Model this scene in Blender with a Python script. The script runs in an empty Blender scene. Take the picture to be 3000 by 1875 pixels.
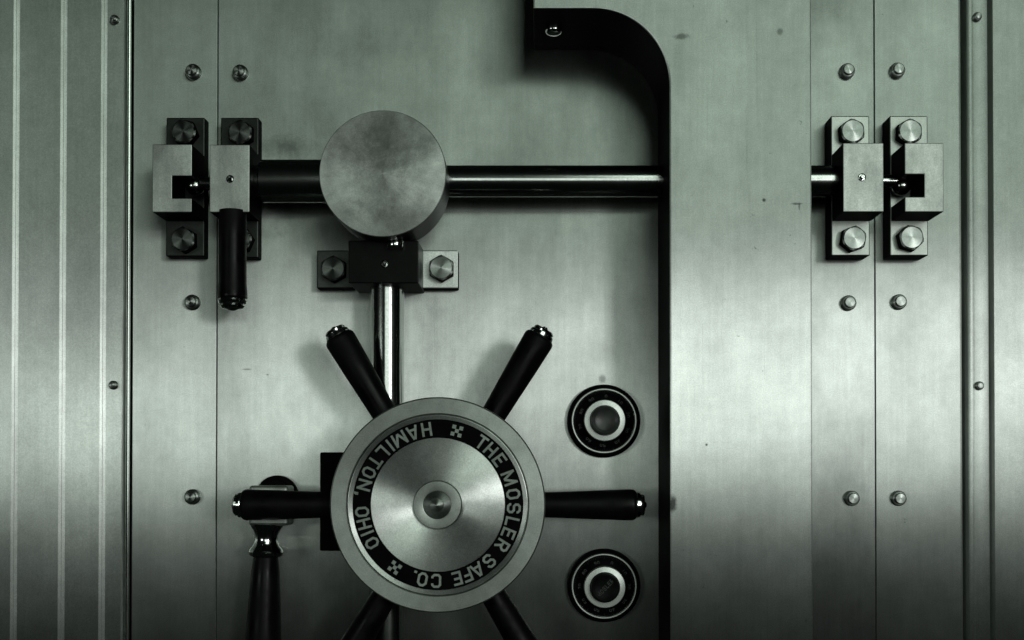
import bpy, bmesh, math, random
from mathutils import Vector, Matrix
random.seed(7)
R = math.radians
U = 0.0004                 # metres per reference unit (photo pixel on the door plane)
F = 3400.0                 # focal length and camera distance in the same unit
TILT = R(0.7)
PX, PY = 1574.0, 1322.0    # where the optical axis meets the picture
sc = bpy.context.scene
col = sc.collection

# ------------------------------------------------------------------ camera
cd = bpy.data.cameras.new('camera'); cam = bpy.data.objects.new('camera', cd); col.objects.link(cam)
cd.sensor_width = 36; cd.lens = F / 3000 * 36
cd.shift_x = (1500 - PX) / 3000; cd.shift_y = (PY - 937.5) / 3000
cd.clip_start = .01; cd.clip_end = 50
cam.location = (0, -F * U, 0); cam.rotation_euler = (R(90) + TILT, 0, 0)
sc.camera = cam

# ------------------------------------------------------------------ world, lamps, exposure
w = bpy.data.worlds.new('World'); sc.world = w; w.use_nodes = True
bg = w.node_tree.nodes['Background']; bg.inputs[0].default_value = (.62, 1, .74, 1); bg.inputs[1].default_value = .002
def area(name, loc, size, sizey, power, colr, target):
    l = bpy.data.lights.new(name, 'AREA'); l.shape = 'RECTANGLE'; l.size = size; l.size_y = sizey
    l.energy = power; l.color = colr
    o = bpy.data.objects.new(name, l); col.objects.link(o); o.location = loc
    d = Vector(target) - Vector(loc); o.rotation_euler = d.to_track_quat('-Z', 'Y').to_euler()
    return o
area('key_lamp', (1.60, -3.1, .37), .42, .70, 12.5, (1, 1, 1), (0, 0, .1))
area('room_lamp', (.75, -3.9, .37), 2.6, 1.02, 11.5, (.91, 1, .93), (0, 0, .1))
area('ceiling_lamp', (1.15, -3.2, 1.46), 1.8, 1.14, 12, (.84, 1, .87), (0, 0, .1))
area('far_side_lamp', (-2.1, -2.8, .12), .9, .44, 5, (.92, 1, .94), (-.4, 0, .1))
sc.view_settings.view_transform = 'Standard'; sc.view_settings.look = 'None'
sc.view_settings.exposure = .28; sc.view_settings.gamma = 1; sc.view_settings.use_curve_mapping = False
sc.render.engine = 'CYCLES'
sc.cycles.use_denoising = True

# ------------------------------------------------------------------ geometry helpers
def W(px, py, h):
    """point of the place seen at photo position px,py and standing h units off the door plane"""
    dx = (px - PX) / F; dy = -(py - PY) / F
    d = Vector((dx, math.cos(TILT) - dy * math.sin(TILT), math.sin(TILT) + dy * math.cos(TILT)))
    t = (F - h) / d.y
    return Vector((d.x * t, -h, d.z * t)) * U
def sc_at(h): return (F - h) / F * U
def X(px, h): return W(px, 937, h).x

def finish(name, bm, mat, parent=None, angle=32, bevel=0, seg=2, weld=True, side=None):
    if weld: bmesh.ops.remove_doubles(bm, verts=bm.verts, dist=1e-7)
    bmesh.ops.recalc_face_normals(bm, faces=bm.faces)
    if bevel:
        es = [e for e in bm.edges if len(e.link_faces) == 2 and e.calc_face_angle(0) > R(30)]
        bmesh.ops.bevel(bm, geom=es, offset=bevel * U, segments=seg, affect='EDGES', profile=.5, clamp_overlap=True)
    if parent is not None:
        bmesh.ops.translate(bm, verts=bm.verts, vec=-Vector(parent.get('_wloc', parent.location)))
    for f in bm.faces: f.smooth = True
    for e in bm.edges:
        e.smooth = not (len(e.link_faces) != 2 or e.calc_face_angle(0) > R(angle))
        if bevel and e.smooth and e.calc_face_angle(0) > R(5):
            a0, a1 = sorted(f.calc_area() for f in e.link_faces)
            if a1 > 8 * a0: e.smooth = False
    me = bpy.data.meshes.new(name); bm.to_mesh(me); bm.free()
    me.materials.append(mat)
    if side:   # shade painted onto the flanks that turn away from the front
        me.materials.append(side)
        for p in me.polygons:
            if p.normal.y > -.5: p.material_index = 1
    o = bpy.data.objects.new(name, me); col.objects.link(o)
    if parent is not None:
        o.parent = parent
        o['_wloc'] = list(parent.get('_wloc', list(parent.location)))
    return o

def thing(name, label, cat, loc, group=None, kind=None):
    o = bpy.data.objects.new(name, None); col.objects.link(o); o.location = loc
    o.empty_display_size = .02
    o['_wloc'] = list(loc)
    o['label'] = label; o['category'] = cat
    if group: o['group'] = group
    if kind: o['kind'] = kind
    return o

def new(): return bmesh.new()
def prism(bm, pts, yf, yb):
    """pts: (x,z) outline in metres, front at -yf units, back at -yb units"""
    a = [bm.verts.new((p[0], -yf * U, p[1])) for p in pts]
    b = [bm.verts.new((p[0], -yb * U, p[1])) for p in pts]
    bm.faces.new(a); bm.faces.new(b[::-1])
    n = len(pts)
    for i in range(n): bm.faces.new((a[i], b[i], b[(i + 1) % n], a[(i + 1) % n]))
def pp(pts, hf, hb=None, bm=None):
    """prism whose FRONT outline appears at these photo positions"""
    cx = sum(p[0] for p in pts) / len(pts); cy = sum(p[1] for p in pts) / len(pts)
    c = W(cx, cy, hf); s = sc_at(hf)
    bm = bm or new()
    prism(bm, [(c.x + (p[0] - cx) * s, c.z - (p[1] - cy) * s) for p in pts], hf, hb)
    return bm
def rect(x0, y0, x1, y1): return [(x0, y0), (x1, y0), (x1, y1), (x0, y1)]
def box(x0, y0, x1, y1, hf, hb, bm=None): return pp(rect(x0, y0, x1, y1), hf, hb, bm)

def lathe(bm, prof, c=(0, 0, 0), axis=None, n=64):
    """prof: (radius, height) units; axis: unit vector it rises along (default towards the viewer)"""
    axis = Vector(axis or (0, -1, 0)).normalized(); c = Vector(c)
    q = Vector((0, 0, 1)).rotation_difference(axis)
    rings = []
    for r, h in prof:
        if r < 1e-6:
            rings.append([bm.verts.new(c + q @ Vector((0, 0, h * U)))])
        else:
            rings.append([bm.verts.new(c + q @ Vector((r * U * math.cos(2 * math.pi * k / n), r * U * math.sin(2 * math.pi * k / n), h * U))) for k in range(n)])
    for A, B in zip(rings, rings[1:]):
        for k in range(n):
            k2 = (k + 1) % n
            if len(A) == 1 and len(B) == 1: continue
            if len(A) == 1: bm.faces.new((A[0], B[k], B[k2]))
            elif len(B) == 1: bm.faces.new((A[k], A[k2], B[0]))
            else: bm.faces.new((A[k], A[k2], B[k2], B[k]))
    for ring in (rings[0], rings[-1]):
        if len(ring) > 1:
            try: bm.faces.new(ring)
            except ValueError: pass
    return bm
def arcprof(r0, h0, r1, h1, n=5, conv=True):
    """quarter-round from (r0,h0) to (r1,h1)"""
    out = []
    for i in range(n + 1):
        t = i / n * math.pi / 2
        if conv: out.append((r1 + (r0 - r1) * math.cos(t), h0 + (h1 - h0) * math.sin(t)))
        else: out.append((r0 + (r1 - r0) * math.sin(t), h1 + (h0 - h1) * math.cos(t)))
    return out

# ------------------------------------------------------------------ materials
def nodes(name):
    m = bpy.data.materials.new(name); m.use_nodes = True
    nt = m.node_tree; return m, nt, nt.nodes['Principled BSDF']
def N(nt, t, **k):
    n = nt.nodes.new(t)
    for a, b in k.items(): setattr(n, a, b)
    return n
def steel(name, colr=(.50, .545, .505), rough=.37, aniso=1.0, mode='brush', metallic=1.0, stains=.42, scuffs=.03, spots=(), bump=.03, mottle=.08, bscale=9):
    m, nt, b = nodes(name)
    L = nt.links.new
    geo = N(nt, 'ShaderNodeNewGeometry'); tc = N(nt, 'ShaderNodeTexCoord')
    src = geo.outputs['Position'] if mode == 'brush' else tc.outputs['Object']
    def noise(scale, det, rgh, stretch=(1, 1, 1)):
        mp = N(nt, 'ShaderNodeMapping'); mp.inputs['Scale'].default_value = stretch; L(src, mp.inputs[0])
        n = N(nt, 'ShaderNodeTexNoise'); n.inputs['Scale'].default_value = scale; n.inputs['Detail'].default_value = det
        n.inputs['Roughness'].default_value = rgh; L(mp.outputs[0], n.inputs['Vector']); return n.outputs['Fac']
    def rng(v, a, bb, c, d):
        r = N(nt, 'ShaderNodeMapRange'); r.inputs[1].default_value = a; r.inputs[2].default_value = bb
        r.inputs[3].default_value = c; r.inputs[4].default_value = d; L(v, r.inputs[0]); return r.outputs[0]
    def mul(a, c):
        x = N(nt, 'ShaderNodeMath', operation='MULTIPLY'); L(a, x.inputs[0])
        if isinstance(c, float): x.inputs[1].default_value = c
        else: L(c, x.inputs[1])
        return x.outputs[0]
    def add(a, c):
        x = N(nt, 'ShaderNodeMath', operation='ADD'); L(a, x.inputs[0])
        if isinstance(c, float): x.inputs[1].default_value = c
        else: L(c, x.inputs[1])
        return x.outputs[0]
    blotch = rng(noise(bscale, 6, .62, (1, 1, .45) if mode == 'brush' else (1, 1, 1)), .32, .62, 1 - stains, 1)
    grain = mul(rng(noise(800, 2, .6), .3, .7, .84, 1.16), rng(noise(75, 5, .7), .3, .7, 1 - mottle, 1 + mottle))
    streak = rng(noise(240, 5, .7, (1, 1, .03) if mode == 'brush' else (1, 1, 1)), .3, .7, .94, 1.05)
    if mode == 'brush': streak = mul(streak, rng(noise(330, 4, .8, (1, 1, .012)), .30, .36, .86, 1))
    v = mul(mul(blotch, grain), streak)
    if scuffs:
        v = mul(v, rng(noise(55, 8, .72), .30, .33, .55, 1.0))
    for (sx, sz, rx, rz, amt) in spots:
        mp = N(nt, 'ShaderNodeVectorMath', operation='SUBTRACT'); L(geo.outputs['Position'], mp.inputs[0]); mp.inputs[1].default_value = (sx, 0, sz)
        nn = N(nt, 'ShaderNodeTexNoise'); nn.inputs['Scale'].default_value = 90; nn.inputs['Detail'].default_value = 8; nn.inputs['Roughness'].default_value = .65
        L(geo.outputs['Position'], nn.inputs['Vector'])
        ml = N(nt, 'ShaderNodeVectorMath', operation='MULTIPLY'); L(mp.outputs[0], ml.inputs[0]); ml.inputs[1].default_value = (1 / rx, 0, 1 / rz)
        ln = N(nt, 'ShaderNodeVectorMath', operation='LENGTH'); L(ml.outputs[0], ln.inputs[0])
        v = mul(v, rng(add(ln.outputs['Value'], rng(nn.outputs['Fac'], .2, .8, -.6, .6)), .15 if rx > .015 else .5, 1.25, 1 - amt, 1))
    mix = N(nt, 'ShaderNodeVectorMath', operation='SCALE'); mix.inputs[0].default_value = colr; L(v, mix.inputs['Scale'])
    L(mix.outputs[0], b.inputs['Base Color'])
    b.inputs['Metallic'].default_value = metallic
    L(rng(noise(12, 5, .6), .3, .7, rough + .025, rough - .02), b.inputs['Roughness'])
    b.inputs['Anisotropic'].default_value = aniso
    if aniso:
        if mode == 'brush':
            c = N(nt, 'ShaderNodeCombineXYZ'); c.inputs[0].default_value = 1; L(c.outputs[0], b.inputs['Tangent'])
        elif mode == 'turned':
            L(tc.outputs['Object'], b.inputs['Tangent'])
    bp = N(nt, 'ShaderNodeBump'); bp.inputs['Strength'].default_value = bump; bp.inputs['Distance'].default_value = .0004
    L(noise(700, 3, .6, (1, 1, .04) if mode == 'brush' else (1, 1, 1)), bp.inputs['Height'])
    L(bp.outputs[0], b.inputs['Normal'])
    return m
def spot(px, py, rx, ry, amt):
    p = W(px, py, 0); return (p.x, p.z, rx * U, ry * U, amt)
def spoth(px, py, h, rx, ry, amt):
    p = W(px, py, h); return (p.x, p.z, rx * U, ry * U, amt)

M_DOOR = steel('brushed_door_steel', spots=[spot(722, 1082, 14, 3, .5), spot(784, 1098, 4, 2, .6), spot(835, 430, 75, 34, .5), spot(990, 470, 40, 20, .4), spot(830, 620, 40, 60, .3), spot(760, 680, 60, 30, .25), spot(1080, 140, 160, 60, .16), spot(1765, 1112, 10, 14, .5), spot(738, 480, 12, 24, .3)])
M_FRAME = steel('brushed_frame_steel', stains=.26)
M_WALL = steel('satin_wall_steel', stains=.26, scuffs=0)
M_HINGE = steel('brushed_hinge_steel', stains=.26,
    spots=[spoth(1997, 107, 300, 20, 8, .55), spoth(2285, 93, 300, 9, 9, .5), spoth(2238, 586, 300, 5, 5, .8), spoth(2335, 597, 300, 18, 3, .6), spoth(2342, 606, 300, 3, 10, .5), spoth(1971, 1473, 300, 10, 22, .8), spoth(2070, 1303, 300, 4, 4, .8)])
M_BEAD = steel('polished_trim_steel', rough=.16, aniso=.3, stains=.1, scuffs=0, colr=(.62, .65, .62), bump=.01)
M_BLOCK = steel('ground_block_steel', colr=(.60, .655, .60), rough=.55, aniso=.3, stains=.45, bump=.08, bscale=26)
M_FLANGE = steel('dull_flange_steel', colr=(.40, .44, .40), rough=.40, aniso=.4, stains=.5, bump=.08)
M_TURN = steel('turned_steel', mode='turned', rough=.40, aniso=1.0, stains=.25, colr=(.78, .83, .78), bump=.02)
M_DISC = steel('satin_disc_steel', mode='turned', rough=.50, aniso=.45, stains=.65, colr=(.60, .65, .60), bump=.02, mottle=.07, bscale=14,
    spots=[spoth(1130, 395, 270, 150, 90, .45), spoth(1105, 520, 270, 75, 95, .35), spoth(1190, 640, 270, 120, 60, .35), spoth(1000, 640, 270, 60, 50, .25)])
M_RING = steel('satin_ring_steel', mode='turned', rough=.44, aniso=.4, stains=.45, colr=(.42, .46, .42), bump=.04)
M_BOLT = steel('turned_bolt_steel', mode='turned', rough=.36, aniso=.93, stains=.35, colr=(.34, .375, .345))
M_BOLTDARK = steel('shaded_bolt_steel', mode='turned', rough=.36, aniso=.85, stains=.4, colr=(.12, .135, .122))  # darker bolt copy for the left side, shade put into its colour
M_CHAMFER = steel('polished_chamfer_steel', rough=.36, aniso=.9, stains=.4, scuffs=0, colr=(.66, .70, .66), bump=.01)
M_ROD = steel('chromed_rod', rough=.16, aniso=0, stains=.12, scuffs=0, colr=(.50, .53, .50), bump=.004)
M_BAR = steel('oiled_bar_steel', rough=.17, aniso=0, stains=.25, scuffs=0, colr=(.55, .58, .55), bump=.01)
M_CHROME = steel('bright_chrome', rough=.12, aniso=0, stains=.05, scuffs=0, colr=(.72, .74, .72), bump=.004)
def plastic(name, colr, rough, bump=.02, spec=.5, greasy=False):
    m, nt, b = nodes(name); b.inputs['Roughness'].default_value = rough; b.inputs['Specular IOR Level'].default_value = spec
    tc = N(nt, 'ShaderNodeTexCoord'); n = N(nt, 'ShaderNodeTexNoise'); n.inputs['Scale'].default_value = 60; n.inputs['Detail'].default_value = 6
    nt.links.new(tc.outputs['Object'], n.inputs['Vector'])
    r = N(nt, 'ShaderNodeValToRGB'); r.color_ramp.elements[0].position = .3; r.color_ramp.elements[1].position = .75
    r.color_ramp.elements[0].color = (*[c * .5 for c in colr], 1); r.color_ramp.elements[1].color = (*[c * 1.6 for c in colr], 1)
    nt.links.new(n.outputs['Fac'], r.inputs[0]); nt.links.new(r.outputs[0], b.inputs['Base Color'])
    if greasy:
        n2 = N(nt, 'ShaderNodeTexNoise'); n2.inputs['Scale'].default_value = 28; n2.inputs['Detail'].default_value = 7
        nt.links.new(tc.outputs['Object'], n2.inputs['Vector'])
        mr = N(nt, 'ShaderNodeMapRange'); mr.inputs[1].default_value = .35; mr.inputs[2].default_value = .65; mr.inputs[3].default_value = .28; mr.inputs[4].default_value = .62
        nt.links.new(n2.outputs['Fac'], mr.inputs[0]); nt.links.new(mr.outputs[0], b.inputs['Roughness'])
    bp = N(nt, 'ShaderNodeBump'); bp.inputs['Strength'].default_value = bump; bp.inputs['Distance'].default_value = .001
    nt.links.new(n.outputs['Fac'], bp.inputs['Height']); nt.links.new(bp.outputs[0], b.inputs['Normal'])
    return m
M_GRIP = plastic('black_grip', (.002, .0024, .0022), .42, .12, .14, True)
M_ENAMEL = plastic('black_enamel', (.002, .0025, .002), .5, .02, .03)
M_DARK = plastic('black_and_shaded_steel', (.0015, .002, .0015), .6, .1, .03)  # black parts, also the painted shade on block, hinge and bolt flanks
M_FLANGEDARK = steel('shaded_flange_steel', colr=(.065, .073, .066), rough=.42, aniso=.4, stains=.5, bump=.08)  # left plates and left ear: same steel with their shade in the colour
M_EAR = steel('lit_ear_steel', colr=(.82, .88, .82), rough=.5, aniso=.3, stains=.35)  # right ear: paler steel, its brighter light put into the colour
M_SIDE = steel('shaded_disc_flank', colr=(.012, .014, .012), rough=.45, aniso=0, stains=.3)  # shade of the round cover's flank, painted as a near-black colour
M_RING2 = steel('dial_silver', mode='turned', rough=.42, aniso=.4, stains=.15, colr=(.60, .64, .60))
M_DARKSATIN = plastic('blackened_satin_steel', (.004, .005, .004), .4, .1, .12)
M_INK = steel('letter_metal', mode='turned', aniso=0, rough=.6, stains=.45, colr=(.36, .41, .37), bump=.05)
M_DIGIT = plastic('worn_white_paint', (.03, .033, .03), .6)
M_BLOCKDARK = steel('dark_bracket_steel', colr=(.02, .024, .021), rough=.5, aniso=0, stains=.3)

TOPZ = W(0, -420, 0).z; BOTZ = W(0, 2400, 0).z
def strip(profile, zt=None, zb=None):
    """vertical extrusion of an open/closed (photo x, height) outline; last edge closes it at the back"""
    bm = new(); zt = zt or TOPZ; zb = zb or BOTZ
    pts = [(X(p[0], p[1]), -p[1] * U) for p in profile]
    a = [bm.verts.new((p[0], p[1], zt)) for p in pts]; b = [bm.verts.new((p[0], p[1], zb)) for p in pts]
    n = len(pts); bm.faces.new(a); bm.faces.new(b[::-1])
    for i in range(n): bm.faces.new((a[i], b[i], b[(i + 1) % n], a[(i + 1) % n]))
    return bm
def step(x0, h0, x1, h1):
    """shallow two-slope chamfer from (x0,h0) down to (x1,h1) with rounded shoulder"""
    w_ = x1 - x0; d = h0 - h1
    return [(x0 + w_ * a, h0 - d * b) for a, b in ((0, 0), (.08, .04), (.16, .12), (.46, .40), (.54, .60), (.86, .90), (1, 1))]

# ------------------------------------------------------------------ the setting and the flat plates
bw = new(); prism(bw, [(X(-1200, 0), TOPZ), (X(4200, 0), TOPZ), (X(4200, 0), BOTZ), (X(-1200, 0), BOTZ)], -90, -160)
o = finish('wall', bw, M_DARK); o['kind'] = 'structure'

def backed(prof, hb=-88):
    """close a front profile at the back with exactly vertical (not perspective) sides"""
    bm = new()
    pts = [(X(p[0], p[1]), -p[1] * U) for p in prof]
    pts = [(pts[0][0], -hb * U)] + pts + [(pts[-1][0], -hb * U)]
    a = [bm.verts.new((p[0], p[1], TOPZ)) for p in pts]; b = [bm.verts.new((p[0], p[1], BOTZ)) for p in pts]
    n = len(pts); bm.faces.new(a); bm.faces.new(b[::-1])
    for i in range(n): bm.faces.new((a[i], b[i], b[(i + 1) % n], a[(i + 1) % n]))
    return bm

def screw_parts(name, root_loc, parent, big=True):
    c = Vector(root_loc); bm = new()
    if big: prof = [(22.5, 0), (22.5, 9)] + arcprof(22.5, 9, 16, 19, 5) + [(15.5, 19.5), (15, 27), (13.5, 28.5), (0, 30.5)]
    else: prof = [(13, 0), (13, 6)] + arcprof(13, 6, 8.5, 14, 4) + [(8, 14.5), (7.6, 17), (0, 19)]
    lathe(bm, prof, c, n=40)
    o = finish(name, bm, M_BOLT)   # own origin at the screw
    o.data.transform(Matrix.Translation(-c))
    o.parent = parent; o.location = c - Vector(parent.location)
    return o
def copy_screw(src, loc, parent):
    o = src.copy(); col.objects.link(o); o.parent = parent; o.location = Vector(loc) - Vector(parent.location); return o
def at(px, py, h, hap=0):
    """screw foot on surface h whose middle appears at px,py (hap: middle height above it)"""
    p = W(px, py, h + hap); p.y = -h * U; return p

door = thing('vault_door', 'wide brushed steel vault door slab carrying the handwheel and dials', 'vault door', W(1600, 2390, 0))
finish('door_slab', backed([(637.5, 0), (2562, 0)]), M_DOOR, door, bevel=1.2)
fl = thing('door_frame_plate', 'tall steel frame plate with round screws between left seam and bead moulding', 'frame plate', W(512, 2390, 0), 'frame plates beside the vault door')
finish('plate', backed([(389, 0), (633.5, 0)]), M_FRAME, fl, bevel=1.2)
fr = thing('door_frame_plate', 'tall pale steel frame plate right of the right seam, three round screws', 'frame plate', W(2690, 2390, 0), 'frame plates beside the vault door')
finish('plate', backed([(2565.5, 0), (2812, 0), (2817, -4)]), M_FRAME, fr, bevel=1.2)
S0 = screw_parts('screw', at(562, 885, 0, 12), fl)
for p in ((565, 209), (562, 1456)): copy_screw(S0, at(*p, 0, 12), fl)
for p in ((703, 211), (2483, 207), (2487, 887), (2497, 1460)): copy_screw(S0, at(*p, 0, 12), door)
for p in ((2630, 205), (2635, 884), (2634, 1460)): copy_screw(S0, at(*p, 0, 12), fr)

bl = finish('bead_moulding', backed([(367, 0)] + [(375 - 8 * math.cos(i / 8 * math.pi), 2 + 12 * math.sin(i / 8 * math.pi)) for i in range(9)] + [(383, 0)], -80), M_BEAD)
bl['label'] = 'thin polished vertical bead between two dark lines left of frame plate'; bl['category'] = 'moulding'
cl = thing('wall_cladding', 'stepped steel wall cladding with three bright vertical beads at far left', 'wall cladding', W(180, 2390, 30))
prof = [(-1000, 32)] + step(34, 32, 54, 26) + step(173, 26, 193, 20) + step(292, 20, 311, 14) + [(357, 14), (360, 11)]
o = finish('panel', backed(prof), M_WALL, cl, angle=8)
o.data.materials.append(M_CHAMFER)
for p in o.data.polygons:
    if p.normal.x > .1 and p.normal.y < -.2: p.material_index = 1
s1 = screw_parts('screw', at(335, 56, 14, 8), cl, False)
copy_screw(s1, at(331, 1128, 14, 8), cl)
ts = thing('trim_strip', 'narrow steel strip with small screws between two dark grooves at right', 'trim strip', W(2864, 2390, 10))
finish('strip_body', backed([(2834, 0)] + [(2848 - 14 * math.cos(i / 6 * math.pi / 2), 0 + 12 * math.sin(i / 6 * math.pi / 2)) for i in range(7)] + [(2852, 10), (2856, 12), (2892, 12), (2896, 9)]), M_WALL, ts, angle=50)
for p in ((2864, 48), (2870, 1130)): copy_screw(s1, at(*p, 12, 8), ts)
rp = finish('wall_panel', backed([(2909, 8), (2913, 12), (4000, 12)]), M_WALL)
rp['label'] = 'plain pale steel wall panel along the far right edge'; rp['category'] = 'wall panel'

# ------------------------------------------------------------------ crane hinge
HH = 300
hz = thing('crane_hinge', 'broad upright steel hinge strap with rounded arm reaching left at top', 'hinge', W(2170, 2390, 100))
pts = [(1561, -420), (1561, 22), (1738, 22)]
for i in range(1, 25):
    t = i / 24 * math.pi / 2
    pts.append((1738 + 224 * math.sin(t), 246 - 224 * math.cos(t)))
c = W(1962, 937, HH); s = sc_at(HH)
P2 = [(c.x + (x - 1962) * s, c.z - (y - 937) * s) for x, y in pts]
P2 += [(c.x, BOTZ), (c.x + 418 * s, BOTZ), (c.x + 418 * s, TOPZ)]
P2[0] = (P2[0][0], TOPZ)
bm = new(); prism(bm, P2, HH, .5)
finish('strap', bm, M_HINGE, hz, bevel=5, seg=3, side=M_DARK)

# bolt head on the underside of the arm
u0 = W(1622, 22, HH); u0 = Vector((W(1622, 60, 160).x, -165 * U, u0.z))
bm = new(); lathe(bm, [(30, .4), (30, 3), (24, 4), (24, 12)] + arcprof(24, 12, 6, 24, 6) + [(0, 25)], u0, (0, 0, -1), n=32)
finish('bolt_head', bm, M_CHROME, hz)

# ------------------------------------------------------------------ bolt blocks
def hexbolt(name, loc, parent, rot=0.2, hgt=34, Rr=38, mat=None):
    """hex head with a turned round face; loc is the foot"""
    c = Vector(loc); bm = new(); n = 36
    def ring(rf, h):
        vs = []
        for k in range(n):
            a = 2 * math.pi * k / n + rot
            vs.append(bm.verts.new(c + Vector((rf(2 * math.pi * k / n) * U * math.cos(a), -h * U, rf(2 * math.pi * k / n) * U * math.sin(a)))))
        return vs
    hexr = lambda a: Rr * math.cos(math.pi / 6) / math.cos((a % (math.pi / 3)) - math.pi / 6)
    ap = Rr * math.cos(math.pi / 6)
    ch = lambda lim: (lambda a: min(hexr(a), lim))
    rs = [ring(hexr, .5), ring(hexr, hgt - 9), ring(ch(Rr * .97), hgt - 6), ring(ch(Rr * .92), hgt - 3), ring(lambda a: ap - 3, hgt), ring(lambda a: ap * .5, hgt + .8)]
    for A, B in zip(rs, rs[1:]):
        for k in range(n): bm.faces.new((A[k], A[(k + 1) % n], B[(k + 1) % n], B[k]))
    v = bm.verts.new(c + Vector((0, -(hgt + 1.3) * U, 0)))
    for k in range(n): bm.faces.new((rs[-1][k], rs[-1][(k + 1) % n], v))
    bm.faces.new(rs[0])
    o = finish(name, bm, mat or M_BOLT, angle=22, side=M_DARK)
    o.data.transform(Matrix.Translation(-c)); o.parent = parent; o.location = c - Vector(parent.location)
    return o
def nipple(px, py, h, parent):
    c = W(px, py, h + 6); c.y = -h * U; bm = new()
    lathe(bm, [(11, .3), (11, 2), (9.5, 3), (8, 1.6), (6.5, 1.6), (6.2, 9), (4.5, 11), (3, 11), (2, 8.5), (0, 8.5)], c, n=24)
    o = finish('oil_nipple', bm, M_CHROME)
    o.data.transform(Matrix.Translation(-c)); o.parent = parent; o.location = c - Vector(parent.location)
    return o
def clamp(name, label, front, flange, hfl, hf, bolts, notch=None, nip=None, group='', rots=(.2, .4)):
    x0, y0, x1, y1 = front
    t = thing(name, label, 'bolt bracket', W((flange[0] + flange[2]) / 2, (flange[1] + flange[3]) / 2, 0), group)
    c = new(); box(*flange, hfl, .6, c)
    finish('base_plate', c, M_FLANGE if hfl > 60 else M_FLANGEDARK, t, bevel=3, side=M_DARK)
    if notch:
        nx0, ny0, nx1, ny1 = notch
        if nx1 >= x1: pts = [(x0, y0), (x1, y0), (x1, ny0), (nx0, ny0), (nx0, ny1), (x1, ny1), (x1, y1), (x0, y1)]
        else: pts = [(x0, y0), (x1, y0), (x1, y1), (x0, y1), (x0, ny1), (nx1, ny1), (nx1, ny0), (x0, ny0)]
        cc = W((x0 + x1) / 2, (y0 + y1) / 2, hf); ss = sc_at(hf); bm = new()
        prism(bm, [(cc.x + (p[0] - (x0 + x1) / 2) * ss, cc.z - (p[1] - (y0 + y1) / 2) * ss) for p in pts], hf, hfl + .8)
    else: bm = box(x0, y0, x1, y1, hf, hfl + .8)
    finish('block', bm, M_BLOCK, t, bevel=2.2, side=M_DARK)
    for i, (bx, by) in enumerate(bolts):
        p = W(bx, by, hfl + 34); p.y = -hfl * U
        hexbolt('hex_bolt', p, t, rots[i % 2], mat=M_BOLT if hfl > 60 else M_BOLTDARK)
    if nip: nipple(*nip, hf, t)
    return t
G = 'bolt brackets either side of the door seams'
clamp('keeper_bracket', 'notched steel bracket left of the left door seam', (446, 422, 562, 622), (486, 343, 599, 752), 45, 168, [(537, 384), (534, 700)], (504, 515, 562, 581), None, G, (.9, .55))
clamp('guide_bracket', 'solid faced steel bracket with oil nipple, above the short hanging grip', (614, 423, 731, 622), (646, 343, 757, 756), 45, 168, [(702, 386), (701, 700)], None, (673, 523), G, (.5, .1))
clamp('guide_bracket', 'solid faced steel bracket with oil nipple beside the hinge strap', (2470, 418, 2589, 621), (2435, 338, 2548, 750), 72, 195, [(2499, 383), (2504, 697)], None, (2527, 518), G, (.6, .35))
clamp('keeper_bracket', 'notched steel bracket right of the right door seam', (2651, 418, 2765, 621), (2607, 338, 2719, 750), 72, 195, [(2668, 383), (2672, 695)], (2651, 510, 2708, 577), None, G, (.5, .75))

# ------------------------------------------------------------------ crossbar
HB = 105
cb = thing('crossbar', 'long horizontal polished bar running behind the round disc and hinge strap', 'bar', W(1500, 530, HB))
def hbar(x0, x1, y, h, prof_r, name, mat, parent, ends=3):
    a = W(x0, y, h); b = W(x1, y, h); L = (b - a).length / U
    bm = new()
    e = ends
    lathe(bm, [(0, 0), (prof_r - e, 0), (prof_r, e), (prof_r, L - e), (prof_r - e, L), (0, L)], a, (1, 0, 0), n=64)
    return finish(name, bm, mat, parent)
hbar(700, 2545, 531, HB, 44, 'bar_body', M_BAR, cb)
hbar(768, 1010, 531, HB, 60, 'sleeve', M_BAR, cb)
hbar(572, 690, 538, HB, 19, 'bar_end', M_ROD, cb, 5)
hbar(2560, 2640, 531, HB, 19, 'bar_end', M_ROD, cb, 5)
def ball(px, py, h, r, name, parent):
    bm = new(); n = 14
    lathe(bm, [(r * math.sin(i / n * math.pi), -r * math.cos(i / n * math.pi)) for i in range(n + 1)], W(px, py, h), (1, 0, 0), n=32)
    return finish(name, bm, M_ROD, parent)
ball(2640, 545, HB, 27, 'bar_tip', cb); ball(572, 545, HB, 27, 'bar_tip', cb)

# ------------------------------------------------------------------ round gear cover
gc = thing('round_cover', 'large round satin steel disc where crossbar and upright shaft meet', 'cover', W(1121, 508, 270))
bm = new(); lathe(bm, [(0, -172), (158, -172), (168, -166), (169, -140), (172, -136), (172, -3), (170, 0), (92, .9), (0, 1.4)], Vector(gc.location), n=128)
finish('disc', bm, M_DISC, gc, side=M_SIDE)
bm = new(); lathe(bm, [(0, -268), (120, -268), (120, -173), (0, -173)], Vector(gc.location), n=64)
finish('neck', bm, M_DARK, gc)

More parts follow.
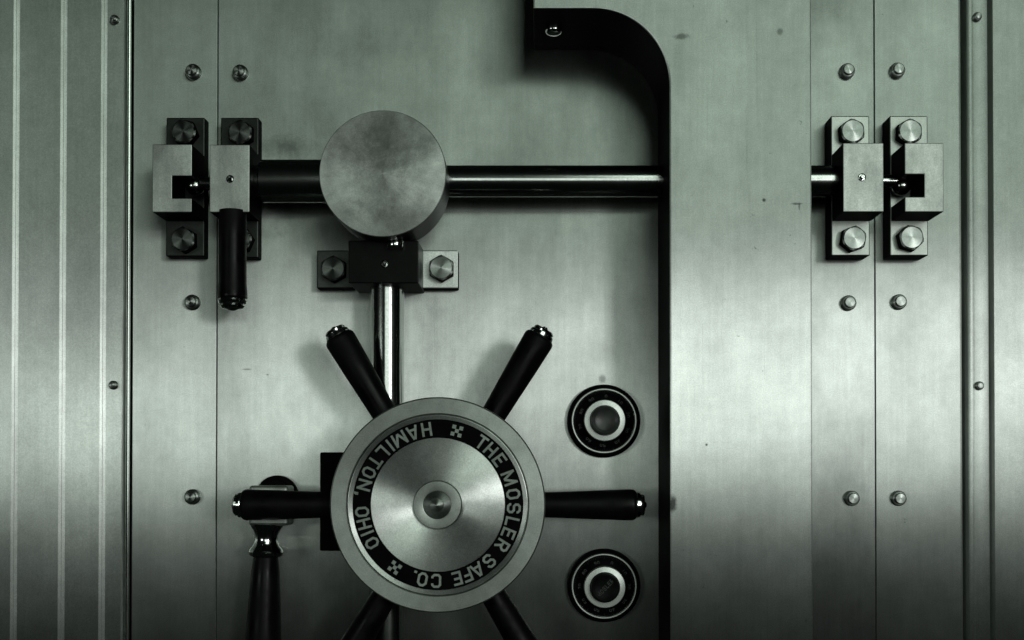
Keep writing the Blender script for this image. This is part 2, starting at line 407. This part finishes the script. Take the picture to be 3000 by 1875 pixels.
# ------------------------------------------------------------------ upright shaft + bearing bracket
HS = 100
sh = thing('upright_shaft', 'upright chromed shaft dropping from bearing bracket behind the handwheel', 'shaft', W(1132, 2150, HS))
a = W(1132, 2150, HS); topp = W(1132, 690, HS); bm = new()
lathe(bm, [(0, 0), (49, 0), (49, (topp.z - a.z) / U), (0, (topp.z - a.z) / U)], a, (0, 0, 1), n=64)
finish('shaft_body', bm, M_ROD, sh)
bm = new(); q = W(1158, 716, 195)
lathe(bm, [(0, -12), (23, -12), (25, -8), (25, 8), (23, 12), (0, 12)], q, (0, 0, 1), n=32)
finish('collar', bm, M_CHROME, sh)
bb = thing('bearing_bracket', 'dark square bearing bracket with two bolted ears under the round disc', 'bracket', W(1128, 840, 0))
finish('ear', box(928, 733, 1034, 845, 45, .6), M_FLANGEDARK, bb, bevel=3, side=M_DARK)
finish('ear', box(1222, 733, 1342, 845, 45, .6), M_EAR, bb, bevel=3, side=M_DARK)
finish('block', box(1020, 704, 1226, 830, 185, 1.2), M_DARKSATIN, bb, bevel=3)
for bx, by, rt in ((975, 786, .52), (1292, 784, math.pi / 6)):
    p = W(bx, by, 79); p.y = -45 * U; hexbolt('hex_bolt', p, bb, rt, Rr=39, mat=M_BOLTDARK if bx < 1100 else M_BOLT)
nipple(1126, 772, 185, bb)
gb = finish('gearbox', box(937, 1325, 1560, 1614, 150, .7), M_DARK, bevel=4)
gb['label'] = 'black rectangular housing mostly hidden behind the handwheel'; gb['category'] = 'gearbox'

# ------------------------------------------------------------------ glyphs
TH = .165; t_ = TH / 2
def octo(w, c=.17): return [(t_ + c, t_), (w - t_ - c, t_), (w - t_, t_ + c), (w - t_, 1 - t_ - c), (w - t_ - c, 1 - t_), (t_ + c, 1 - t_), (t_, 1 - t_ - c), (t_, t_ + c)]
def glyph(ch):
    w = .72; k = .13
    if ch in 'O0': return w, [(octo(w), True)]
    if ch == 'I' or ch == '1': return TH, [([(t_, 0), (t_, 1)], False)]
    if ch == 'H': return w, [([(t_, 0), (t_, 1)], False), ([(w - t_, 0), (w - t_, 1)], False), ([(t_, .5), (w - t_, .5)], False)]
    if ch == 'T': return w, [([(0, 1 - t_), (w, 1 - t_)], False), ([(w / 2, 0), (w / 2, 1 - t_)], False)]
    if ch == 'L': w = .64; return w, [([(t_, 0), (t_, 1)], False), ([(t_, t_), (w, t_)], False)]
    if ch in 'EF':
        w = .66; s = [([(t_, 0), (t_, 1)], False), ([(t_, 1 - t_), (w, 1 - t_)], False), ([(t_, .52), (w * .86, .52)], False)]
        if ch == 'E': s.append(([(t_, t_), (w, t_)], False))
        return w, s
    if ch == 'M': w = .98; return w, [([(t_, 0), (t_, 1)], False), ([(w - t_, 0), (w - t_, 1)], False), ([(t_ * 1.1, .93), (w / 2, .12)], False), ([(w - t_ * 1.1, .93), (w / 2, .12)], False)]
    if ch == 'N': w = .76; return w, [([(t_, 0), (t_, 1)], False), ([(w - t_, 0), (w - t_, 1)], False), ([(t_ * 1.1, .92), (w - t_ * 1.1, .08)], False)]
    if ch == 'A': w = .86; return w, [([(t_, 0), (w / 2 - .03, 1)], False), ([(w - t_, 0), (w / 2 + .03, 1)], False), ([(.2, .30), (w - .2, .30)], False)]
    if ch == 'S': return w, [([(t_, .30), (t_, t_ + k), (t_ + k, t_), (w - t_ - k, t_), (w - t_, t_ + k), (w - t_, .5 - k), (w - t_ - k, .5), (t_ + k, .5), (t_, .5 + k), (t_, 1 - t_ - k), (t_ + k, 1 - t_), (w - t_ - k, 1 - t_), (w - t_, 1 - t_ - k), (w - t_, .70)], False)]
    if ch == 'C': return w, [([(w - t_, .32), (w - t_, t_ + k), (w - t_ - k, t_), (t_ + k, t_), (t_, t_ + k), (t_, 1 - t_ - k), (t_ + k, 1 - t_), (w - t_ - k, 1 - t_), (w - t_, 1 - t_ - k), (w - t_, .68)], False)]
    if ch == 'R': return w, [([(t_, 0), (t_, 1)], False), ([(t_, 1 - t_), (w - t_ - k, 1 - t_), (w - t_, 1 - t_ - k), (w - t_, .5 + k), (w - t_ - k, .5 - .03), (t_, .47)], False), ([(w * .5, .45), (w - t_, 0)], False)]
    if ch == '.': return .2, [([(0, .1), (.2, .1)], False)]
    if ch == ',': return .2, [([(0, .1), (.2, .1)], False), ([(.15, .08), (.02, -.14)], False)]
    D = {'2': [(t_, .72), (t_, 1 - t_ - k), (t_ + k, 1 - t_), (w - t_ - k, 1 - t_), (w - t_, 1 - t_ - k), (w - t_, .55), (t_, t_ + .05), (t_ + .02, t_), (w, t_)],
         '3': [(t_, 1 - t_), (w - t_ - k, 1 - t_), (w - t_, .75), (w - t_ - k, .52), (t_ + .15, .52), (w - t_ - k, .5), (w - t_, .3), (w - t_ - k, t_), (t_, t_)],
         '4': [(w - .2, 0), (w - .2, 1), (t_, .3), (w, .3)],
         '5': [(w - t_, 1 - t_), (t_, 1 - t_), (t_, .56), (w - t_ - k, .56), (w - t_, .4), (w - t_, .25), (w - t_ - k, t_), (t_, t_)],
         '6': [(w - t_, 1 - t_), (t_ + k, 1 - t_), (t_, .75), (t_, t_ + k), (t_ + k, t_), (w - t_ - k, t_), (w - t_, .3), (w - t_ - k, .5), (t_ + .05, .5)],
         '7': [(t_, 1 - t_), (w - t_, 1 - t_), (w * .45, 0)],
         '8': [(t_ + k, .53), (t_, .7), (t_ + k, 1 - t_), (w - t_ - k, 1 - t_), (w - t_, .7), (t_ + .02, .3), (t_ + k, t_), (w - t_ - k, t_), (w - t_, .3), (w - t_ - k, .5)],
         '9': [(t_, t_), (w - t_ - k, t_), (w - t_, .25), (w - t_, 1 - t_ - k), (w - t_ - k, 1 - t_), (t_ + k, 1 - t_), (t_, .75), (t_ + k, .5), (w - t_, .5)]}
    return w, [(D[ch], False)]
def stroke(bm, pts, closed, fn, th):
    """mitred stroke; fn maps (x,y) -> front and back points"""
    n = len(pts); P = [Vector(p) for p in pts]; ls = []; rs = []
    for i in range(n):
        if closed: a, b, c = P[i - 1], P[i], P[(i + 1) % n]
        else: a = P[max(i - 1, 0)]; b = P[i]; c = P[min(i + 1, n - 1)]
        d1 = (b - a); d2 = (c - b)
        if d1.length < 1e-9: d1 = d2
        if d2.length < 1e-9: d2 = d1
        d1 = d1.normalized(); d2 = d2.normalized()
        n1 = Vector((-d1.y, d1.x)); n2 = Vector((-d2.y, d2.x)); m = (n1 + n2)
        m = m.normalized() if m.length > 1e-3 else n1
        k = th / 2 / max(.45, m.dot(n1))
        ls.append(b + m * k); rs.append(b - m * k)
    V = lambda p, z: bm.verts.new(fn(p, z))
    LF = [V(p, 1) for p in ls]; RF = [V(p, 1) for p in rs]; LB = [V(p, 0) for p in ls]; RB = [V(p, 0) for p in rs]
    rngi = range(n) if closed else range(n - 1)
    for i in rngi:
        j = (i + 1) % n
        bm.faces.new((LF[i], LF[j], RF[j], RF[i])); bm.faces.new((LB[i], RB[i], RB[j], LB[j]))
        bm.faces.new((LF[i], LB[i], LB[j], LF[j])); bm.faces.new((RF[i], RF[j], RB[j], RB[i]))
    if not closed:
        bm.faces.new((LF[0], RF[0], RB[0], LB[0])); bm.faces.new((LF[-1], LB[-1], RB[-1], RF[-1]))
def letter(bm, ch, centre, ang, radius, size, h, thick=1.6, outward=True, adv=0, squash=1.0):
    """glyph on a circle round centre; ang clockwise from up"""
    w, ss = glyph(ch)
    for i, (pts, closed) in enumerate(ss):
        def fn(p, z, i=i):
            x = ((p[0] - w / 2) * squash + adv) * size; y = (p[1] - .5) * size
            if not outward: x, y = -x, -y
            a = R(ang); up = Vector((math.sin(a), math.cos(a))); rt = Vector((math.cos(a), -math.sin(a)))
            q = up * (radius + y) + rt * x
            return Vector(centre) + Vector((q.x * U, -(h + (thick + i * .25) * z - .6 * (1 - z)) * U, q.y * U))
        stroke(bm, pts, closed, fn, TH)

# ------------------------------------------------------------------ handwheel
HW = 300
C = W(1282, 1479, HW); k = sc_at(HW) / U
hw = thing('handwheel', 'large round hub wheel with black letter band and six black spoke grips', 'handwheel', C)
def rr(r, h=0): return r * (F - HW - h) / F
bm = new()
lathe(bm, [(rr(266), -22), (rr(266), -4), (rr(269), 0), (rr(312), 0), (rr(316), -4), (rr(316), -70), (rr(300), -78), (rr(120), -80), (rr(120), -40), (rr(200), -24), (rr(266), -24)], C, n=160)
finish('rim', bm, M_RING, hw)
bm = new()
lathe(bm, [(rr(251), -21), (rr(251), -9), (rr(252.5), -8), (rr(262), -2), (rr(263.5), -2.5), (rr(263.5), -22)], C, n=160)
finish('inner_ring', bm, M_TURN, hw)
bm = new()
lathe(bm, [(rr(197), -21), (rr(197), -10), (rr(250.5), -10), (rr(250.5), -21)], C, n=160)
band = finish('letter_band', bm, M_ENAMEL, hw)
bm = new()
RL = rr(223.5); SZ = rr(41)
CW = [('T', 35), ('H', 44), ('E', 54), ('M', 69.5), ('O', 82), ('S', 92.7), ('L', 103), ('E', 112), ('R', 122.2), ('S', 137.6), ('A', 148.5), ('F', 157.2), ('E', 165.2), ('C', 181.2), ('O', 191.6), ('.', 198.2)]
CCW = [('H', -8.6), ('A', -19.2), ('M', -30.2), ('I', -38.8), ('L', -46.6), ('T', -55.6), ('O', -65), ('N', -75), (',', -82), ('O', -95.4), ('H', -104.6), ('I', -112), ('O', -120.2)]
for ch, a in CW: letter(bm, ch, C, a, RL, SZ, -10)
for ch, a in CCW: letter(bm, ch, C, a, RL, SZ, -10, outward=False)
for ca in (14.4, 214.4):
    for (i, j) in ((0, 0), (1, 1), (1, -1), (-1, 1), (-1, -1)):
        a = R(ca); up = Vector((math.sin(a), math.cos(a))); rt = Vector((math.cos(a), -math.sin(a)))
        # the little squares follow the wheel, a touch askew like the photo
        q0 = up * RL + (rt * i + up * j) * rr(10.6); s = rr(5.6)
        cor = [q0 + (rt * u + up * v) * s for u, v in ((-1, -1), (1, -1), (1, 1), (-1, 1))]
        prism(bm, [(C.x + q.x * U, C.z + q.y * U) for q in cor], HW - 10 + 1.5, HW - 10.6)
finish('lettering', bm, M_INK, band, weld=False)
bm = new()
lathe(bm, [(rr(196.5), -22), (rr(196.5), -8), (rr(194), -7), (rr(75), -1), (rr(72), -2), (rr(72), -20)], C, n=160)
finish('hub_face', bm, M_TURN, hw)
bm = new()
lathe(bm, [(rr(70), -20), (rr(70), 9), (rr(68.5), 11), (rr(43), 13), (rr(41.5), 12.5), (rr(41.5), 5)], C, n=96)
finish('hub_cap', bm, M_RING, hw)
bm = new()
lathe(bm, [(rr(40.5), 5), (rr(40.5), 13), (rr(39), 15), (rr(2), 38), (0, 38.5)], C, n=96)
finish('centre_cone', bm, M_BOLT, hw)
bm = new()
lathe(bm, [(0, -149), (100, -149), (100, -140), (225, -135), (232, -128), (232, -81), (0, -81)], C, n=96)
finish('hub_back', bm, M_DARK, hw)
SPH = 200
spk = None
def spoke(ang):
    a = R(ang); d = Vector((math.sin(a), 0, math.cos(a)))
    c = W(1287, 1479, SPH)
    Ls = (F - SPH) / F; bm = new(); r0 = 200 * Ls
    prof = [(0, r0), (34, r0)] + [(34.5, 300 * Ls), (37, 380 * Ls), (40.5, 470 * Ls), (42.6, 545 * Ls), (43, 562 * Ls)] + [(42, 569 * Ls), (39, 574 * Ls), (36, 576 * Ls), (0, 576.5 * Ls)]
    lathe(bm, prof, c, d, n=12 if False else 48)
    o = finish('spoke', bm, M_GRIP, hw)
    bm = new()
    prof = [(0, 575 * Ls), (34, 575 * Ls), (35.5, 579 * Ls), (34, 587 * Ls), (29, 590 * Ls), (30, 595 * Ls), (26, 600 * Ls), (10, 602 * Ls), (5, 607 * Ls), (0, 608 * Ls)]
    lathe(bm, prof, c, d, n=48)
    finish('spoke_cap', bm, M_CHROME, o)
for a in (31, 90, 149, 211, 270, 329): spoke(a)

# ------------------------------------------------------------------ combination dials
def dial(px, py, label, texted):
    c0 = W(px, py, 30); c0.y = 0
    t = thing('combination_dial', label, 'dial', c0, 'combination dials on the vault door')
    bm = new(); lathe(bm, [(0, .6), (107, .6), (107, 14), (104, 22), (98, 26), (96.5, 26), (0, 26)], c0, n=96); finish('dial_ring', bm, M_ENAMEL, t)
    bm = new(); lathe(bm, [(95, 26.5), (95, 31), (93, 34), (90.5, 34), (89, 31), (89, 26.5)], c0, n=96); rg = finish('edge_ring', bm, M_RING2, t)
    bm = new(); lathe(bm, [(0, 26.5), (88.5, 26.5), (88, 31), (62, 44), (0, 44)], c0, n=96); dp = finish('dial_plate', bm, M_ENAMEL, t)
    bm = new()
    for i in range(100):
        a = 2 * math.pi * i / 100; L = 9 if i % 10 == 0 else (6.5 if i % 5 == 0 else 4)
        d = Vector((math.sin(a), 0, math.cos(a))); s = Vector((math.cos(a), 0, -math.sin(a)))
        r1, r2 = 87.0, 87.0 - L; hh = lambda r: 31 + (88 - r) / 26 * 13 + .25
        v = [bm.verts.new(c0 + (d * r + s * q) * U + Vector((0, -hh(r) * U, 0))) for r, q in ((r1, -.4), (r1, .4), (r2, .4), (r2, -.4))]
        bm.faces.new(v)
    for i in range(10):
        s = str(i * 10); a = i * 36 + (18 if texted else 4)
        for j, ch in enumerate(s):
            off = 0 if len(s) == 1 else (-.48 if j == 0 else .48)
            letter(bm, ch, c0, a, 71, 9.5, 40.6, thick=.5, adv=off)
    finish('dial_marks', bm, M_DIGIT, dp, weld=False)
    bm = new(); lathe(bm, [(0, 44.5), (60, 44.5), (60, 62), (58, 65), (44, 66.5), (42.5, 65), (42.5, 50)], c0, n=96); finish('silver_ring', bm, M_RING2, t)
    bm = new(); lathe(bm, [(0, 48), (41.8, 48), (41.8, 80), (40, 85), (36, 87), (32, 85.5), (27, 83), (0, 82)], c0, n=96); kn = finish('knob', bm, M_KNOB if texted else M_KNOBWORN, t)
    if texted:
        bm = new(); word = 'MOSLER'; tot = 0; xs = []
        for ch in word:
            w_, _ = glyph(ch); xs.append(tot + w_ / 2); tot += w_ + .22
        tot -= .22; sz = 10.5
        ca, sa = math.cos(R(47)), math.sin(R(47))
        for ch, xc in zip(word, xs):
            w_, ss = glyph(ch)
            for i, (pts, cl_) in enumerate(ss):
                def fn(p, z, i=i):
                    x = (p[0] - w_ / 2 + xc - tot / 2) * sz * 1.08; y = (p[1] - .5) * sz * 1.25
                    return c0 + Vector(((x * ca - y * sa) * U, -(82.6 + (1.2 + i * .2) * z - .7 * (1 - z)) * U, (x * sa + y * ca) * U))
                stroke(bm, pts, cl_, fn, TH)
        finish('knob_lettering', bm, M_KNOBTXT, kn, weld=False)
    return t
M_KNOB = plastic('black_knob', (.006, .007, .006), .42, .3, .06)
M_KNOBWORN = plastic('worn_knob', (.035, .04, .036), .34, .3, .4)
M_KNOBTXT = plastic('worn_embossed_black', (.02, .023, .02), .4)
dial(1770, 1233, 'combination dial in the brighter area above the right spoke grip', False)
dial(1770, 1717, 'combination dial below the right spoke, knob face with slanted raised letters', True)

# ------------------------------------------------------------------ short grip hanging under the left guide bracket
g0 = W(682, 640, 150)
gr = thing('pull_grip', 'short black grip with chrome end hanging below the left guide bracket', 'grip', g0)
k = (F - 150) / F; bm = new()
lathe(bm, [(0, -22 * k), (38, -22 * k), (38, 130 * k), (38.5, 190 * k), (41, 225 * k), (41.5, 233 * k), (38, 240 * k), (0, 240 * k)], g0, (0, 0, -1), n=48)
finish('grip_body', bm, M_GRIP, gr)
bm = new()
lathe(bm, [(0, 238 * k), (40, 238 * k), (41, 243 * k), (38, 250 * k), (33, 253 * k), (34, 258 * k), (30, 264 * k), (14, 267 * k), (9, 271 * k), (0, 272 * k)], g0, (0, 0, -1), n=48)
finish('grip_cap', bm, M_CHROME, gr)

# ------------------------------------------------------------------ lever handle lower left
lv = thing('lever_handle', 'downward lever with steel hub, chrome neck and black tapering grip', 'lever', W(790, 1483, 0))
b0 = W(812, 1455, 10); b0.y = 0
bm = new(); lathe(bm, [(0, .6), (62, .6), (62, 14), (58, 20), (50, 22), (48, 26), (0, 28)], b0, n=64); finish('rose', bm, M_ENAMEL, lv)
bm = new(); box(728, 1423, 843, 1541, 118, 28.5, bm); finish('hub_block', bm, M_BLOCK, lv, bevel=9, seg=3)
n0 = W(782, 1541, 82); k = (F - 82) / F; bm = new()
lathe(bm, [(0, -6), (45, -6), (44, 2), (36, 14), (32, 28), (32, 42), (36, 55), (45, 66), (48, 74), (46, 83), (38, 88), (0, 90)], n0, (-.03, 0, -1), n=48)
finish('neck', bm, M_CHROME, lv)
bm = new()
lathe(bm, [(0, 84), (34, 84), (40, 130), (46, 230), (52, 360), (56, 500), (52, 530), (0, 545)], n0, (-.03, 0, -1), n=48)
finish('grip', bm, M_GRIP, lv)

for o in col.objects:
    if '_wloc' in o: del o['_wloc']
